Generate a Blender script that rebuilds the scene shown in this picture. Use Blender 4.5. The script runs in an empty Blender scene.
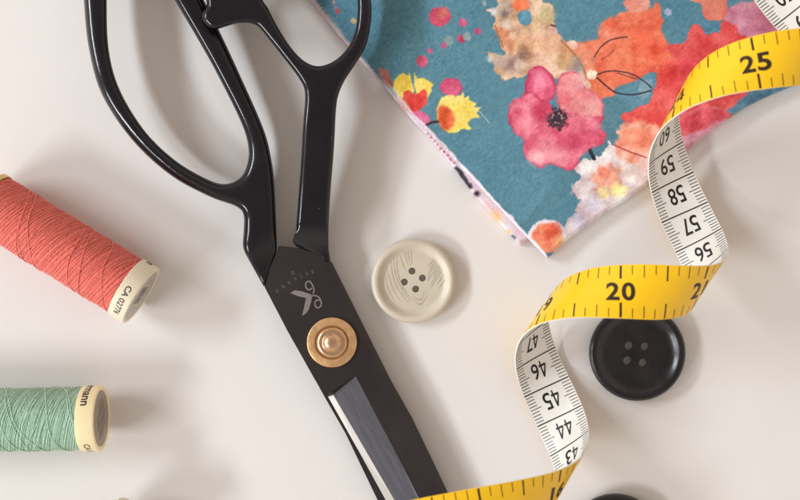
import bpy, bmesh, math, random
import numpy as np
from mathutils import Vector, Matrix
random.seed(7); RNG = np.random.RandomState(11)
SC = bpy.context.scene
COL = SC.collection
MM = 0.001
FPX, DIST = 1085.0, 330.0          # focal length in photo pixels, lens height in mm

def P(px, py, z=0.0):
    """photo pixel -> millimetres on the level z"""
    s = (DIST - z) / FPX
    return Vector(((px - 400) * s, (250 - py) * s, z))

def lin(c):
    return tuple((v / 255 / 12.92) if v / 255 <= 0.04045 else ((v / 255 + 0.055) / 1.055) ** 2.4 for v in c)

# ------------------------------------------------------------------ objects
def link(name, me, mats=(), parent=None, smooth=True):
    o = bpy.data.objects.new(name, me); COL.objects.link(o)
    for m in (mats if isinstance(mats, (list, tuple)) else (mats,)):
        me.materials.append(m)
    if smooth:
        me.polygons.foreach_set('use_smooth', [True] * len(me.polygons))
    if parent:
        o.parent = parent
        if not parent.parent: o.location = -Vector(parent.location)      # meshes carry scene coordinates
    return o

def from_bm(name, bm, mats, parent=None, smooth=True, angle=None):
    me = bpy.data.meshes.new(name); bm.to_mesh(me); bm.free()
    me.transform(Matrix.Scale(MM, 4))
    o = link(name, me, mats, parent, smooth)
    if angle is not None: me.set_sharp_from_angle(angle=math.radians(angle))
    return o

def from_np(name, verts, faces, mats, parent=None, smooth=True):
    me = bpy.data.meshes.new(name)
    verts = np.asarray(verts, dtype=np.float32) * MM; faces = np.asarray(faces, dtype=np.int32)
    k = faces.shape[1]
    me.vertices.add(len(verts)); me.vertices.foreach_set('co', verts.ravel())
    me.loops.add(faces.size); me.loops.foreach_set('vertex_index', faces.ravel())
    me.polygons.add(len(faces)); me.polygons.foreach_set('loop_start', np.arange(0, faces.size, k, dtype=np.int32))
    me.update(calc_edges=True); me.validate()
    return link(name, me, mats, parent, smooth)

def thing(name, label, cat, loc, group=None):
    o = bpy.data.objects.new(name, None); COL.objects.link(o)
    o.location = Vector(loc) * MM; o.empty_display_size = 0.01
    o['label'] = label; o['category'] = cat
    if group: o['group'] = group
    return o

# ------------------------------------------------------------------ materials
class NT:
    def __init__(s, name):
        s.m = bpy.data.materials.new(name); s.m.use_nodes = True
        s.t = s.m.node_tree; s.b = s.t.nodes['Principled BSDF']
    def n(s, typ, **kw):
        x = s.t.nodes.new(typ)
        for k, v in kw.items():
            if k in x.inputs: x.inputs[k].default_value = v
            else: setattr(x, k, v)
        return x
    def l(s, a, b): s.t.links.new(a, b)

def mat(name, col, rough=0.5, metal=0.0, var=0.08, scale=400, bump=0.0, bscale=2000, coat=0.0, rvar=0.0, sheen=0.0, sss=0.0, spec=0.5, stretch=None, fleck=None):
    q = NT(name); c = lin(col)
    tc = q.n('ShaderNodeTexCoord'); src = tc.outputs['Object']
    if stretch:
        mp = q.n('ShaderNodeMapping'); mp.inputs['Scale'].default_value = stretch[0]; mp.inputs['Rotation'].default_value = (0, 0, stretch[1])
        # rotate first, then stretch
        r = q.n('ShaderNodeVectorRotate', rotation_type='Z_AXIS'); r.inputs['Angle'].default_value = stretch[1]
        q.l(src, r.inputs['Vector']); mp.inputs['Rotation'].default_value = (0, 0, 0); q.l(r.outputs[0], mp.inputs[0]); src = mp.outputs[0]
    nz = q.n('ShaderNodeTexNoise', Scale=scale, Detail=5.0, Roughness=0.6); q.l(src, nz.inputs['Vector'])
    rp = q.n('ShaderNodeMapRange'); q.l(nz.outputs['Fac'], rp.inputs['Value'])
    rp.inputs['From Min'].default_value = 0.3; rp.inputs['From Max'].default_value = 0.7
    rp.inputs['To Min'].default_value = 1 - var; rp.inputs['To Max'].default_value = 1 + var
    hs = q.n('ShaderNodeHueSaturation'); hs.inputs['Color'].default_value = (*c, 1); q.l(rp.outputs[0], hs.inputs['Value'])
    q.l(hs.outputs[0], q.b.inputs['Base Color'])
    if fleck:
        nf = q.n('ShaderNodeTexNoise', Scale=fleck[1], Detail=2.0); q.l(src, nf.inputs['Vector'])
        mf = q.n('ShaderNodeMapRange'); q.l(nf.outputs['Fac'], mf.inputs['Value']); mf.inputs['From Min'].default_value = fleck[2]; mf.inputs['From Max'].default_value = fleck[2] + .03
        mx = q.n('ShaderNodeMix', data_type='RGBA'); q.l(mf.outputs[0], mx.inputs['Factor']); q.l(hs.outputs[0], mx.inputs['A']); mx.inputs['B'].default_value = (*lin(fleck[0]), 1)
        q.l(mx.outputs['Result'], q.b.inputs['Base Color'])
    q.b.inputs['Roughness'].default_value = rough; q.b.inputs['Metallic'].default_value = metal
    q.b.inputs['Coat Weight'].default_value = coat; q.b.inputs['Coat Roughness'].default_value = 0.08
    q.b.inputs['Specular IOR Level'].default_value = spec
    q.b.inputs['Sheen Weight'].default_value = sheen
    if sss:
        q.b.inputs['Subsurface Weight'].default_value = sss; q.b.inputs['Subsurface Scale'].default_value = 0.001
        q.b.inputs['Subsurface Radius'].default_value = (1, .7, .5)
    if rvar:
        r2 = q.n('ShaderNodeMapRange'); q.l(nz.outputs['Fac'], r2.inputs['Value'])
        r2.inputs['From Min'].default_value = 0.3; r2.inputs['From Max'].default_value = 0.7
        r2.inputs['To Min'].default_value = rough - rvar; r2.inputs['To Max'].default_value = rough + rvar
        q.l(r2.outputs[0], q.b.inputs['Roughness'])
    if bump:
        n2 = q.n('ShaderNodeTexNoise', Scale=bscale, Detail=3.0); q.l(src, n2.inputs['Vector'])
        bp = q.n('ShaderNodeBump', Strength=bump, Distance=0.0002); q.l(n2.outputs['Fac'], bp.inputs['Height'])
        q.l(bp.outputs[0], q.b.inputs['Normal'])
    return q.m

M = dict(
    desk=mat('painted_desk', (225, 221, 218), 0.42, var=0.02, scale=26, bump=0.12, bscale=700, spec=0.35),
    enamel=mat('black_enamel', (19, 16, 23), 0.15, spec=0.42, var=0.2, scale=120, coat=0.0, rvar=0.05, bump=0.05, bscale=260, fleck=((120, 112, 112), 620, .755)),
    blade=mat('blackened_steel', (54, 48, 49), 0.40, metal=0.5, var=0.08, scale=60, rvar=0.09, bump=0.05, bscale=2500),
    ground=mat('ground_steel', (84, 83, 89), 0.36, metal=0.5, var=0.07, scale=420, rvar=0.06, bump=0.06, bscale=1500, stretch=((0.2, 2.6, 1), math.radians(62))),
    edge=mat('honed_edge_steel', (196, 191, 184), 0.4, metal=0.35, var=0.04, scale=300),
    brass=mat('copper_washer', (224, 180, 130), 0.36, metal=0.75, var=0.12, scale=420, rvar=0.09, bump=0.08, bscale=2200),
    dome=mat('polished_copper', (208, 170, 134), 0.3, metal=0.9, var=0.05, scale=300, rvar=0.04),
    etch=mat('etched_mark', (128, 119, 115), 0.55, metal=0.2, var=0.1, scale=900),
    etch_worn=mat('worn_etched_mark', (100, 92, 90), 0.55, metal=0.2, var=0.35, scale=1300),
    ink=mat('printed_ink', (24, 19, 17), 0.5, var=0.25, scale=1500),
    ink_brown=mat('printed_ink_on_yellow', (46, 30, 12), 0.45, var=0.25, scale=1500),
    yellow=mat('yellow_vinyl', (244, 193, 18), 0.34, var=0.04, scale=200, bump=0.05, bscale=4000, coat=0.12, sss=0.0),
    white=mat('white_vinyl', (232, 228, 220), 0.38, var=0.03, scale=260, bump=0.05, bscale=4000, coat=0.1),
    beige=mat('beige_resin', (200, 190, 172), 0.38, var=0.05, scale=130, rvar=0.05, sss=0.15, coat=0.1),
    grain=mat('button_grain', (178, 165, 147), 0.5, var=0.12, scale=900),
    black=mat('black_resin', (27, 23, 26), 0.3, var=0.5, scale=130, rvar=0.09, bump=0.05, bscale=900, fleck=((84, 74, 72), 1500, .74)),
    flange=mat('cream_plastic', (232, 221, 196), 0.4, var=0.03, scale=300, sss=0.1),
    flange_y=mat('warm_cream_plastic', (245, 229, 184), 0.4, var=0.03, scale=300, sss=0.1),
    gold=mat('gold_plastic', (214, 184, 112), 0.25, metal=0.4, var=0.06, scale=300),
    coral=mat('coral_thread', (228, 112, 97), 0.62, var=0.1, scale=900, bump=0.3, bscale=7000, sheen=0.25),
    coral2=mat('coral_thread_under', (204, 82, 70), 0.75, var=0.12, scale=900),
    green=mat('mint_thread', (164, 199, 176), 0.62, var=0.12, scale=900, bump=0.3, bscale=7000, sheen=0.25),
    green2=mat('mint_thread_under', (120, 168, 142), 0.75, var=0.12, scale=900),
    pale=mat('ecru_thread', (205, 190, 165), 0.65, var=0.12, scale=900, bump=0.3, bscale=7000),
    greyprint=mat('grey_print', (112, 108, 110), 0.45, var=0.15, scale=700),
    sticker=mat('grey_sticker', (186, 176, 164), 0.45, var=0.1, scale=600),
    sticker2=mat('brown_sticker', (152, 136, 120), 0.4, var=0.16, scale=420),
    fray=mat('cotton_fibre', (222, 216, 214), 0.9, var=0.06, scale=900),
)

# ------------------------------------------------------------------ shape helpers
def smooth_closed(pts, n=6):
    out = []; k = len(pts)
    for i in range(k):
        p0, p1, p2, p3 = (Vector(pts[(i + j - 1) % k]) for j in range(4))
        for q in range(n):
            u = q / n
            out.append(0.5 * ((2 * p1) + (p2 - p0) * u + (2 * p0 - 5 * p1 + 4 * p2 - p3) * u * u + (3 * p1 - p0 - 3 * p2 + p3) * u ** 3))
    return out
def smooth_open(pts, n=6):
    out = []; k = len(pts); pts = [Vector(p) for p in pts]
    g = lambda i: pts[i] if 0 <= i < k else (2 * pts[0] - pts[1] if i < 0 else 2 * pts[-1] - pts[-2])
    for i in range(k - 1):
        p0, p1, p2, p3 = (g(i + j - 1) for j in range(4))
        for q in range(n):
            u = q / n
            out.append(0.5 * ((2 * p1) + (p2 - p0) * u + (2 * p0 - 5 * p1 + 4 * p2 - p3) * u * u + (3 * p1 - p0 - 3 * p2 + p3) * u ** 3))
    out.append(pts[-1]); return out

def eval_mesh(ob):
    dg = bpy.context.evaluated_depsgraph_get(); dg.update()
    return bpy.data.meshes.new_from_object(ob.evaluated_get(dg), depsgraph=dg)

def cast_solid(loops, zc, half, bev, voxel=0.45, smooth_it=9):
    """closed 2-D loops (mm) -> rounded cast bar as a remeshed mesh, in mm"""
    cu = bpy.data.curves.new('tmp', 'CURVE'); cu.dimensions = '2D'; cu.fill_mode = 'BOTH'
    cu.bevel_depth = bev; cu.bevel_resolution = 5; cu.extrude = max(half - bev, 0.01); cu.offset = -bev
    for lp in loops:
        sp = cu.splines.new('POLY'); sp.points.add(len(lp) - 1); sp.use_cyclic_u = True
        for p, v in zip(sp.points, lp): p.co = (v[0], v[1], 0, 1)
    o = bpy.data.objects.new('tmp', cu); COL.objects.link(o)
    me = eval_mesh(o); bpy.data.objects.remove(o)
    bm = bmesh.new(); bm.from_mesh(me); bmesh.ops.remove_doubles(bm, verts=bm.verts, dist=1e-4); bm.to_mesh(me); bm.free()
    o = bpy.data.objects.new('tmp', me); COL.objects.link(o)
    r = o.modifiers.new('r', 'REMESH'); r.mode = 'VOXEL'; r.voxel_size = voxel
    s = o.modifiers.new('s', 'SMOOTH'); s.iterations = smooth_it; s.factor = 0.5
    m2 = eval_mesh(o); bpy.data.objects.remove(o)
    for v in m2.vertices: v.co.z += zc
    return m2

def lathe(prof, center, seg=96, bm=None, mi=0):
    bm = bm or bmesh.new(); rings = []
    for r, z in prof:
        if r < 1e-6: rings.append([bm.verts.new((center[0], center[1], center[2] + z))])
        else: rings.append([bm.verts.new((center[0] + r * math.cos(2 * math.pi * i / seg), center[1] + r * math.sin(2 * math.pi * i / seg), center[2] + z)) for i in range(seg)])
    for a, b in zip(rings, rings[1:]):
        for i in range(seg):
            j = (i + 1) % seg
            if len(a) == 1: f = bm.faces.new((a[0], b[i], b[j]))
            elif len(b) == 1: f = bm.faces.new((a[i], a[j], b[0]))
            else: f = bm.faces.new((a[i], a[j], b[j], b[i]))
            f.material_index = mi
    bmesh.ops.recalc_face_normals(bm, faces=bm.faces)
    return bm

def tube(bm, pts, r, seg=6, mi=0, flat=1.0):
    rings = []
    for i, p in enumerate(pts):
        p = Vector(p); t = (Vector(pts[min(i + 1, len(pts) - 1)]) - Vector(pts[max(i - 1, 0)])).normalized()
        a = t.cross(Vector((0, 0, 1)));  a = a.normalized() if a.length > 1e-4 else Vector((1, 0, 0)); b = a.cross(t)
        rr = r[i] if isinstance(r, (list, tuple)) else r
        rings.append([bm.verts.new(p + a * rr * math.cos(2 * math.pi * k / seg) + b * rr * flat * math.sin(2 * math.pi * k / seg)) for k in range(seg)])
    for a, b in zip(rings, rings[1:]):
        for k in range(seg):
            f = bm.faces.new((a[k], a[(k + 1) % seg], b[(k + 1) % seg], b[k])); f.material_index = mi
    bm.faces.new(rings[0][::-1]); bm.faces.new(rings[-1])

def glyphs(text, size, bold=0.0, spacing=1.0):
    """flat text centred on the origin, returned as a bmesh (x right, y up)"""
    cu = bpy.data.curves.new('t', 'FONT'); cu.body = text; cu.size = size; cu.align_x = 'CENTER'; cu.offset = bold
    cu.space_character = spacing; cu.resolution_u = 4
    o = bpy.data.objects.new('t', cu); COL.objects.link(o)
    me = eval_mesh(o); bpy.data.objects.remove(o)
    bm = bmesh.new(); bm.from_mesh(me)
    if bm.verts:
        ys = [v.co.y for v in bm.verts]; xs = [v.co.x for v in bm.verts]
        for v in bm.verts: v.co.y -= (min(ys) + max(ys)) / 2; v.co.x -= (min(xs) + max(xs)) / 2
    return bm
def fit_glyphs(bm, w, h):
    xs = [v.co.x for v in bm.verts]; ys = [v.co.y for v in bm.verts]
    sx = w / (max(xs) - min(xs)); sy = h / (max(ys) - min(ys))
    for v in bm.verts: v.co.x *= sx; v.co.y *= sy
    return bm
def number(k, w, h, bold):
    """digits set side by side in a w x h box; the 4 is drawn by hand so that its counter stays open"""
    out = bmesh.new(); ds = str(k); gap = w * .07; cw = (w - gap * (len(ds) - 1)) / len(ds); t = .5 * (.2 if bold > .1 else .17) / .5
    for i, ch in enumerate(ds):
        x0 = -w / 2 + i * (cw + gap)
        if ch == '4':
            a, b = .60, .60 + t * 1.15; lo_, hi_ = .22, .22 + t * .8
            sx = cw; g = bmesh.new()
            for q in ([(a, 0), (b, 0), (b, lo_), (a, lo_)], [(b, lo_), (1, lo_), (1, hi_), (b, hi_)], [(a, lo_), (b, lo_), (b, hi_), (a, hi_)],
                      [(0, lo_), (a, lo_), (a, hi_), (t * 1.15, hi_), (0, hi_)], [(a, hi_), (b, hi_), (b, 1), (a, 1)], [(0, hi_), (t * 1.15, hi_), (a, 1 - t * 1.5), (a, 1)]):
                g.faces.new([g.verts.new((x0 + x * sx, (y - .5) * h, 0)) for x, y in q])
        else:
            g = fit_glyphs(glyphs(ch, 6, bold), cw * (.4 if ch == '1' else 1), h)
            for v in g.verts: v.co.x += x0 + cw / 2
        merge(out, g, lambda v: v.copy())
    return out
def merge(dst, src, fn):
    """copy src faces into dst with every vertex mapped by fn"""
    mp = {v: dst.verts.new(fn(v.co)) for v in src.verts}
    for f in src.faces:
        try: dst.faces.new([mp[v] for v in f.verts])
        except ValueError: pass
    src.free()
def rect(bm, x0, y0, x1, y1):
    bm.faces.new([bm.verts.new(c) for c in ((x0, y0, 0), (x1, y0, 0), (x1, y1, 0), (x0, y1, 0))])
def dice(bm, step=0.8):
    for ax in (0, 1):
        lo = min(v.co[ax] for v in bm.verts); hi = max(v.co[ax] for v in bm.verts)
        k = math.ceil(lo / step) * step
        while k < hi:
            co = [0, 0, 0]; no = [0, 0, 0]; co[ax] = k; no[ax] = 1
            bmesh.ops.bisect_plane(bm, geom=bm.verts[:] + bm.edges[:] + bm.faces[:], plane_co=co, plane_no=no); k += step

TAPE = [-230, -744, 352, -210, -870, 431, -185, -728, 367, -164, -855, 443, -140, -712, 379, -117, -841, 452, -93, -698, 390, -69, -829, 458, -46, -685, 399, -20, -819, 461, 2, -673, 405, 29, -810, 461, 51, -662, 409, 78, -802, 456, 100, -652, 411, 127, -795, 448, 149, -643, 410, 175, -789, 436, 198, -635, 407, 222, -783, 420, 247, -628, 400, 267, -777, 399, 295, -622, 389, 309, -771, 373, 343, -616, 374, 348, -763, 343, 388, -611, 355, 383, -754, 308, 431, -605, 329, 413, -742, 270, 469, -597, 298, 436, -726, 228, 502, -587, 262, 452, -706, 185, 527, -572, 222, 459, -681, 143, 544, -553, 179, 458, -651, 104, 552, -528, 137, 449, -615, 70, 552, -499, 97, 433, -576, 45, 544, -464, 62, 414, -533, 29, 529, -425, 35, 393, -488, 24, 510, -383, 17, 373, -443, 30, 489, -339, 9, 356, -398, 45, 469, -293, 13, 344, -355, 68, 453, -249, 27, 338, -315, 99, 442, -207, 50, 341, -279, 134, 438, -167, 80, 351, -249, 172, 442, -133, 115, 370, -224, 211, 456, -104, 154, 398, -205, 249, 477, -80, 192, 434, -193, 282, 506, -63, 230, 475, -186, 310, 542, -50, 264, 521, -184, 330, 583, -43, 294, 570, -185, 342, 627, -40, 317, 621, -187, 345, 675, -39, 334, 671, -190, 339, 724, -41, 341, 719, -191, 324, 774, -43, 338, 763, -188, 299, 821, -44, 324, 800, -181, 266, 864, -42, 300, 828, -168, 228, 900, -34, 267, 845, -149, 186, 927, -20, 227, 853, -122, 145, 944, 1, 185, 851, -89, 108, 950, 28, 145, 840, -51, 78, 947, 62, 108, 824, -8, 57, 936, 100, 79, 804, 36, 47, 920, 143, 59, 783, 82, 47, 900, 188, 48, 763, 127, 57, 879, 234, 48, 746, 171, 75, 859, 279, 55, 732, 212, 101, 840, 323, 71, 724, 251, 132, 825, 365, 94, 721, 286, 168, 815, 404, 122, 726, 318, 207, 810, 441, 156, 738, 346, 247, 812, 475, 193, 759, 369, 287, 823, 504, 233, 788, 389, 323, 842, 529, 273, 824, 403, 355, 870, 549, 311, 867, 415, 380, 905, 564, 345, 914, 423, 396, 947, 575, 372, 963, 429, 403, 993, 584, 391, 1013, 435, 400, 1042, 590, 400, 1061, 441, 386, 1092, 596, 397, 1103, 450, 362, 1138, 602, 382, 1138, 461, 328, 1179, 611, 355, 1163, 477, 289, 1212, 624, 320, 1178, 498, 246, 1235, 641, 280, 1181, 523, 203, 1246, 663, 236, 1173, 553, 164, 1247, 689, 194, 1157, 586, 131, 1238, 720, 156, 1135, 623, 105, 1221, 754, 124, 1108, 661, 88, 1198, 791, 100, 1079, 701, 80, 1171, 830, 85, 1050, 741, 79, 1142, 870, 79, 1020, 781, 85, 1112, 910, 80, 992, 821, 96, 1083, 950, 87, 966, 860, 113, 1056, 990, 101, 941, 898, 133, 1030, 1028, 121, 919, 935, 159, 1008, 1065, 146, 899, 970, 188]      # edge points of the tape every 5 mm, tenths of mm

# ================================================================== desk
bm = bmesh.new(); rect(bm, -900, -700, 900, 700)
desk = from_bm('desk_surface', bm, M['desk']); desk['kind'] = 'structure'

# ================================================================== scissors
sc = thing('tailor_scissors', 'large black handled fabric scissors with copper pivot screw lying open beside the printed cloth', 'scissors', P(332, 342, 0))

def handle(name, outer, holes, half, bev, zc, lift_fn, flat_fn):
    """outline traced at its own height, then lifted keeping its outline"""
    lps = [[P(x, y, zc) for x, y in lp] for lp in [outer] + holes]
    me = cast_solid(lps, 0, half, bev)
    for v in me.vertices:
        x, y = v.co.x, v.co.y; s = FPX / (DIST - zc); px, py = 400 + x * s, 250 - y * s
        w = flat_fn(px, py)                     # 1 at the joint: thins down onto the blade plate
        z = (zc + lift_fn(px, py) + v.co.z) * (1 - w) + (5.6 + v.co.z * .52) * w; q = P(px, py, z) ; v.co = q
    me.transform(Matrix.Scale(MM, 4))
    return link(name, me, M['enamel'], sc)

def sstep(a, b, x):
    t = min(1, max(0, (x - a) / (b - a))); return t * t * (3 - 2 * t)

A_out = smooth_open([(90, -70), (84, -25), (84, 5), (89, 50), (102, 95), (132, 140), (170, 175), (208, 196), (233, 205)], 5) \
    + smooth_open([(237, 207), (242, 211), (244, 218)], 4) + smooth_open([(243.5, 232), (243, 248), (251, 264), (264.5, 288)], 3) \
    + [Vector(p) for p in [(271, 270), (277, 250)]] + smooth_open([(277, 244), (276, 215), (274.5, 185), (272, 163), (264, 130), (240, 75), (220, 32), (205, 2), (190, -28), (172, -62), (150, -95), (120, -100)], 5)
A_in = smooth_closed([(107, 0), (109, 50), (120, 90), (145, 131), (175, 160), (205, 178), (224, 184), (240, 178), (247.5, 163), (248, 145), (240, 120), (215, 70), (193, 31), (174, -1), (158, -30), (140, -62), (122, -70), (109, -45)], 5)
handle('finger_handle', [tuple(p) for p in A_out], [[tuple(p) for p in A_in]], 3.6, 2.7, 7.4, lambda x, y: 3.2 * sstep(210, 60, y) * sstep(260, 160, x), lambda x, y: sstep(-34, -2, (x - 278) * .946 + (y - 246) * .324) * sstep(228, 262, y))
B_out = smooth_open([(295, 246), (295, 240), (300, 175), (303, 125), (305, 95), (300, 80), (282, 56), (262, 31)], 5) \
    + smooth_open([(257, 25.5), (248, 23), (235, 24), (218, 29), (209, 27), (202, 19), (203, 11), (207, 4), (204, -10), (212, -25), (230, -48), (262, -70), (305, -80), (345, -68), (366, -35), (371, 0), (371, 22), (366, 46), (355, 65), (345, 80), (338.5, 95), (336, 112), (334, 150), (330, 200), (328.5, 245), (331, 262)], 5) \
    + [Vector(p) for p in [(323, 260), (315, 254), (306, 250.5)]]
B_in = smooth_closed([(262, -5), (268, 8), (278, 27), (290, 46), (303, 60), (317, 66), (332, 62), (345, 51), (353, 37), (357, 20), (357, -5), (350, -30), (330, -46), (302, -50), (274, -36)], 5)
handle('thumb_handle', [tuple(p) for p in B_out], [[tuple(p) for p in B_in]], 3.7, 1.7, 8.0, lambda x, y: 1.0 + 3.6 * sstep(215, 80, y) + 1.5 * sstep(235, 210, x), lambda x, y: sstep(222, 256, y))

# upper blade: black plate, ground bevel and honed edge
ZT = 7.2
def V(bm, x, y, z): return bm.verts.new(P(x, y, z))
bm = bmesh.new()
top = [(279, 246, ZT), (298, 248, ZT), (314, 252, ZT), (324, 258, ZT), (328.5, 266, ZT), (347.5, 305, ZT), (363.5, 337, ZT), (386, 382, ZT), (408, 421, ZT), (441, 491, ZT), (560, 745, ZT), (596, 850, ZT),
       (400, 461, ZT), (354.3, 377.3, ZT), (330, 392.5, ZT), (326.5, 395.5, ZT), (315, 380, ZT), (288, 332, ZT), (264.5, 287, ZT), (270, 268, ZT)]
tv = [V(bm, *p) for p in top]
# bevel/spine strip on the right
out = [(331.5, 262, 5.6), (352, 303, 5.6), (368, 335, 5.6), (390.5, 380, 5.6), (412.5, 419, 5.6), (446.5, 490, 5.6), (566, 744, 5.6), (600, 856, 5.6)]
ov = [V(bm, *p) for p in out]
f = bm.faces.new(tv[::-1])
seq = [tv[4], tv[5], tv[6], tv[7], tv[8], tv[9], tv[10], tv[11]]
bm.faces.new([tv[3], ov[0], tv[4]])
for i in range(7): bm.faces.new([seq[i], ov[i], ov[i + 1], seq[i + 1]])
# ground facet (material 1)
e = V(bm, 333, 394.5, 5.2); g = V(bm, 394.3, 500, 5.2); g2 = V(bm, 540, 760, 5.2)
facet = bm.faces.new([tv[13], tv[12], tv[11], g2, g, e]); facet.material_index = 1
wall = bm.faces.new([tv[14], tv[13], e]); wall.material_index = 0
# honed edge (material 2)
k0 = V(bm, 327.6, 396.6, 4.6); k1 = V(bm, 356.6, 448, 4.6); k2 = V(bm, 385.2, 500, 4.6); k3 = V(bm, 535, 764, 4.6)
for q in ([e, g, k2, k1, k0], [g, g2, k3, k2], [g2, tv[11], k3]):
    x = bm.faces.new(q); x.material_index = 2
x = bm.faces.new([tv[15], tv[14], e, k0]); x.material_index = 0
# underside walls
rim = [tv[0], tv[1], tv[2], tv[3]] + ov + [tv[11]]
rim2 = [k3, k2, k1, k0, tv[15], tv[16], tv[17], tv[18], tv[19]]
loop = rim[:-1] + rim2
low = {}
for v in loop:
    s = (DIST - 3.9) / (DIST - v.co.z) ; low[v] = bm.verts.new((v.co.x, v.co.y, 3.9))
for a, b in zip(loop, loop[1:] + loop[:1]):
    try: bm.faces.new([a, b, low[b], low[a]])
    except ValueError: pass
bm.faces.new([low[v] for v in loop])
bmesh.ops.triangulate(bm, faces=[f for f in bm.faces if len(f.verts) > 4])
bmesh.ops.recalc_face_normals(bm, faces=bm.faces)
bmesh.ops.bevel(bm, geom=[ed for ed in bm.edges if len(ed.link_faces) == 2 and ed.calc_face_angle(0) > math.radians(50)], offset=0.22, segments=2, affect='EDGES', clamp_overlap=True)
ub = from_bm('upper_blade', bm, [M['blade'], M['ground'], M['edge']], sc, smooth=False)

# lower blade peeping out on the left
bm = bmesh.new()
lo = [(300, 352), (324.6, 397), (345.3, 433), (378, 501), (520, 765), (560, 840), (540, 740), (440, 520), (380, 420), (345, 350)]
lt = [bm.verts.new(P(x, y, 3.7)) for x, y in lo]; lb = [bm.verts.new((v.co.x, v.co.y, 1.0)) for v in lt]
bm.faces.new(lt); bm.faces.new(lb[::-1])
for i in range(len(lo)):
    j = (i + 1) % len(lo); bm.faces.new([lt[i], lb[i], lb[j], lt[j]])
bmesh.ops.triangulate(bm, faces=[f for f in bm.faces if len(f.verts) > 4])
bmesh.ops.recalc_face_normals(bm, faces=bm.faces)
from_bm('lower_blade', bm, M['blade'], sc, smooth=False)

# pivot screw: washer, stepped dome
cen = P(332, 342.3, ZT)
wash = from_bm('pivot_washer', lathe([(0, .1), (5.0, .1), (5.15, .75), (7.15, .75), (7.35, .66), (7.45, .45), (7.45, -.05)], cen), M['brass'], sc, angle=35)
from_bm('pivot_screw', lathe([(0, 2.9), (.6, 2.86), (1.2, 2.72), (1.8, 2.45), (2.3, 2.05), (2.65, 1.6), (2.85, 1.42), (3.1, 1.45), (3.5, 1.5), (3.9, 1.42), (4.3, 1.15), (4.6, .75), (4.75, .3), (4.8, .1)], cen), M['dome'], wash)

# etched mark
lo = lambda x, y: P(x, y, ZT + 0.02)
bm = bmesh.new()
def strip(pts, w):
    pts = [Vector(p) for p in pts]; a = []
    for i, p in enumerate(pts):
        t = (pts[min(i + 1, len(pts) - 1)] - pts[max(i - 1, 0)]).normalized(); n = Vector((-t.y, t.x)) * w / 2
        a.append((bm.verts.new(lo(*(p + n))), bm.verts.new(lo(*(p - n)))))
    for q, r in zip(a, a[1:]): bm.faces.new([q[0], q[1], r[1], r[0]])
def poly(pts): bm.faces.new([bm.verts.new(lo(*p)) for p in pts])
poly([(290.2, 293), (295, 290.2), (302, 291.3), (310, 294.2), (312.2, 294.8), (310.8, 296.6), (306, 298), (298, 296.2)])
poly([(306, 298), (310.8, 296.6), (312, 297), (311, 302), (309, 309), (306.5, 313), (302, 316), (304, 308)])
strip(smooth_open([(313, 294), (314, 290), (312.6, 285.5), (310.2, 281.8), (307.5, 281.6), (305.7, 284), (306.2, 287.8), (309, 289.8), (312, 288)], 5), 1.3)
strip(smooth_open([(311, 296), (315, 295.6), (318.8, 297.2), (321.2, 302), (320.6, 306.2), (317.8, 307.8), (315.2, 305.6), (315.2, 301.6), (317.6, 300), (319.5, 300.6)], 5), 1.3)
from_bm('scissors_emblem', bm, M['etch'], ub, smooth=False).location = (0, 0, 0)
bm = bmesh.new()
for i, ch in enumerate('JACKARD'):
    t = i / 6; cx = 313 - 36 * t; cy = 271.5 + 19.5 * t + 3.2 * math.sin(math.pi * t) * -0.6
    gl = fit_glyphs(glyphs(ch, 1.2), 0.75, 1.05); a = math.radians(180 + 30)
    c = P(cx, cy, ZT + 0.02)
    merge(bm, gl, lambda v: Vector((c.x + v.x * math.cos(a) - v.y * math.sin(a), c.y + v.x * math.sin(a) + v.y * math.cos(a), c.z)))
c = P(293, 273, ZT + 0.02); gl = fit_glyphs(glyphs('G', 1.2), 0.9, 1.1); a = math.radians(210)
merge(bm, gl, lambda v: Vector((c.x + v.x * math.cos(a) - v.y * math.sin(a), c.y + v.x * math.sin(a) + v.y * math.cos(a), c.z)))
from_bm('blade_lettering', bm, M['etch_worn'], ub, smooth=False).location = (0, 0, 0)

# ================================================================== tape measure
TS0, TSTEP = 335.0, 5.0
TP = np.array(TAPE, dtype=float).reshape(-1, 2, 3) / 10.0
NR = len(TP)
def tape_raw(s, v):
    t = (s - TS0) / TSTEP; k = int(min(max(math.floor(t), 1), NR - 3)); u = t - k
    w = (-.5 * u + u * u - .5 * u ** 3, 1 - 2.5 * u * u + 1.5 * u ** 3, .5 * u + 2 * u * u - 1.5 * u ** 3, -.5 * u * u + .5 * u ** 3)
    r = sum(w[j] * TP[k - 1 + j] for j in range(4))          # [A, B]
    return r[1] * (1 - v) + r[0] * v
def tape_nrm(s, v):
    ds = tape_raw(s + .4, v) - tape_raw(s - .4, v); dv = tape_raw(s, 1) - tape_raw(s, 0)
    n = np.cross(ds, dv); return n / np.linalg.norm(n)
def tape_pt(s, v, off):
    n = tape_nrm(s, v)
    return Vector((tape_raw(s, v) + n * (off + 0.45 * (1 - (2 * v - 1) ** 2) - .2)).tolist())
TA, TB = 342.0, 724.0
ZOUT, ZIN = 0.17, -0.17
tape = thing('tape_measure', 'twisted tape measure, yellow outside and white inside, coiling from scissors to cloth', 'tape measure', P(560, 420, 0))
bm = bmesh.new(); NW = 10; S_ = np.arange(TA, TB + .1, 1.0)
o_ = [[bm.verts.new(tape_pt(s, k / NW, ZOUT)) for k in range(NW + 1)] for s in S_]
i_ = [[bm.verts.new(tape_pt(s, k / NW, ZIN)) for k in range(NW + 1)] for s in S_]
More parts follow.
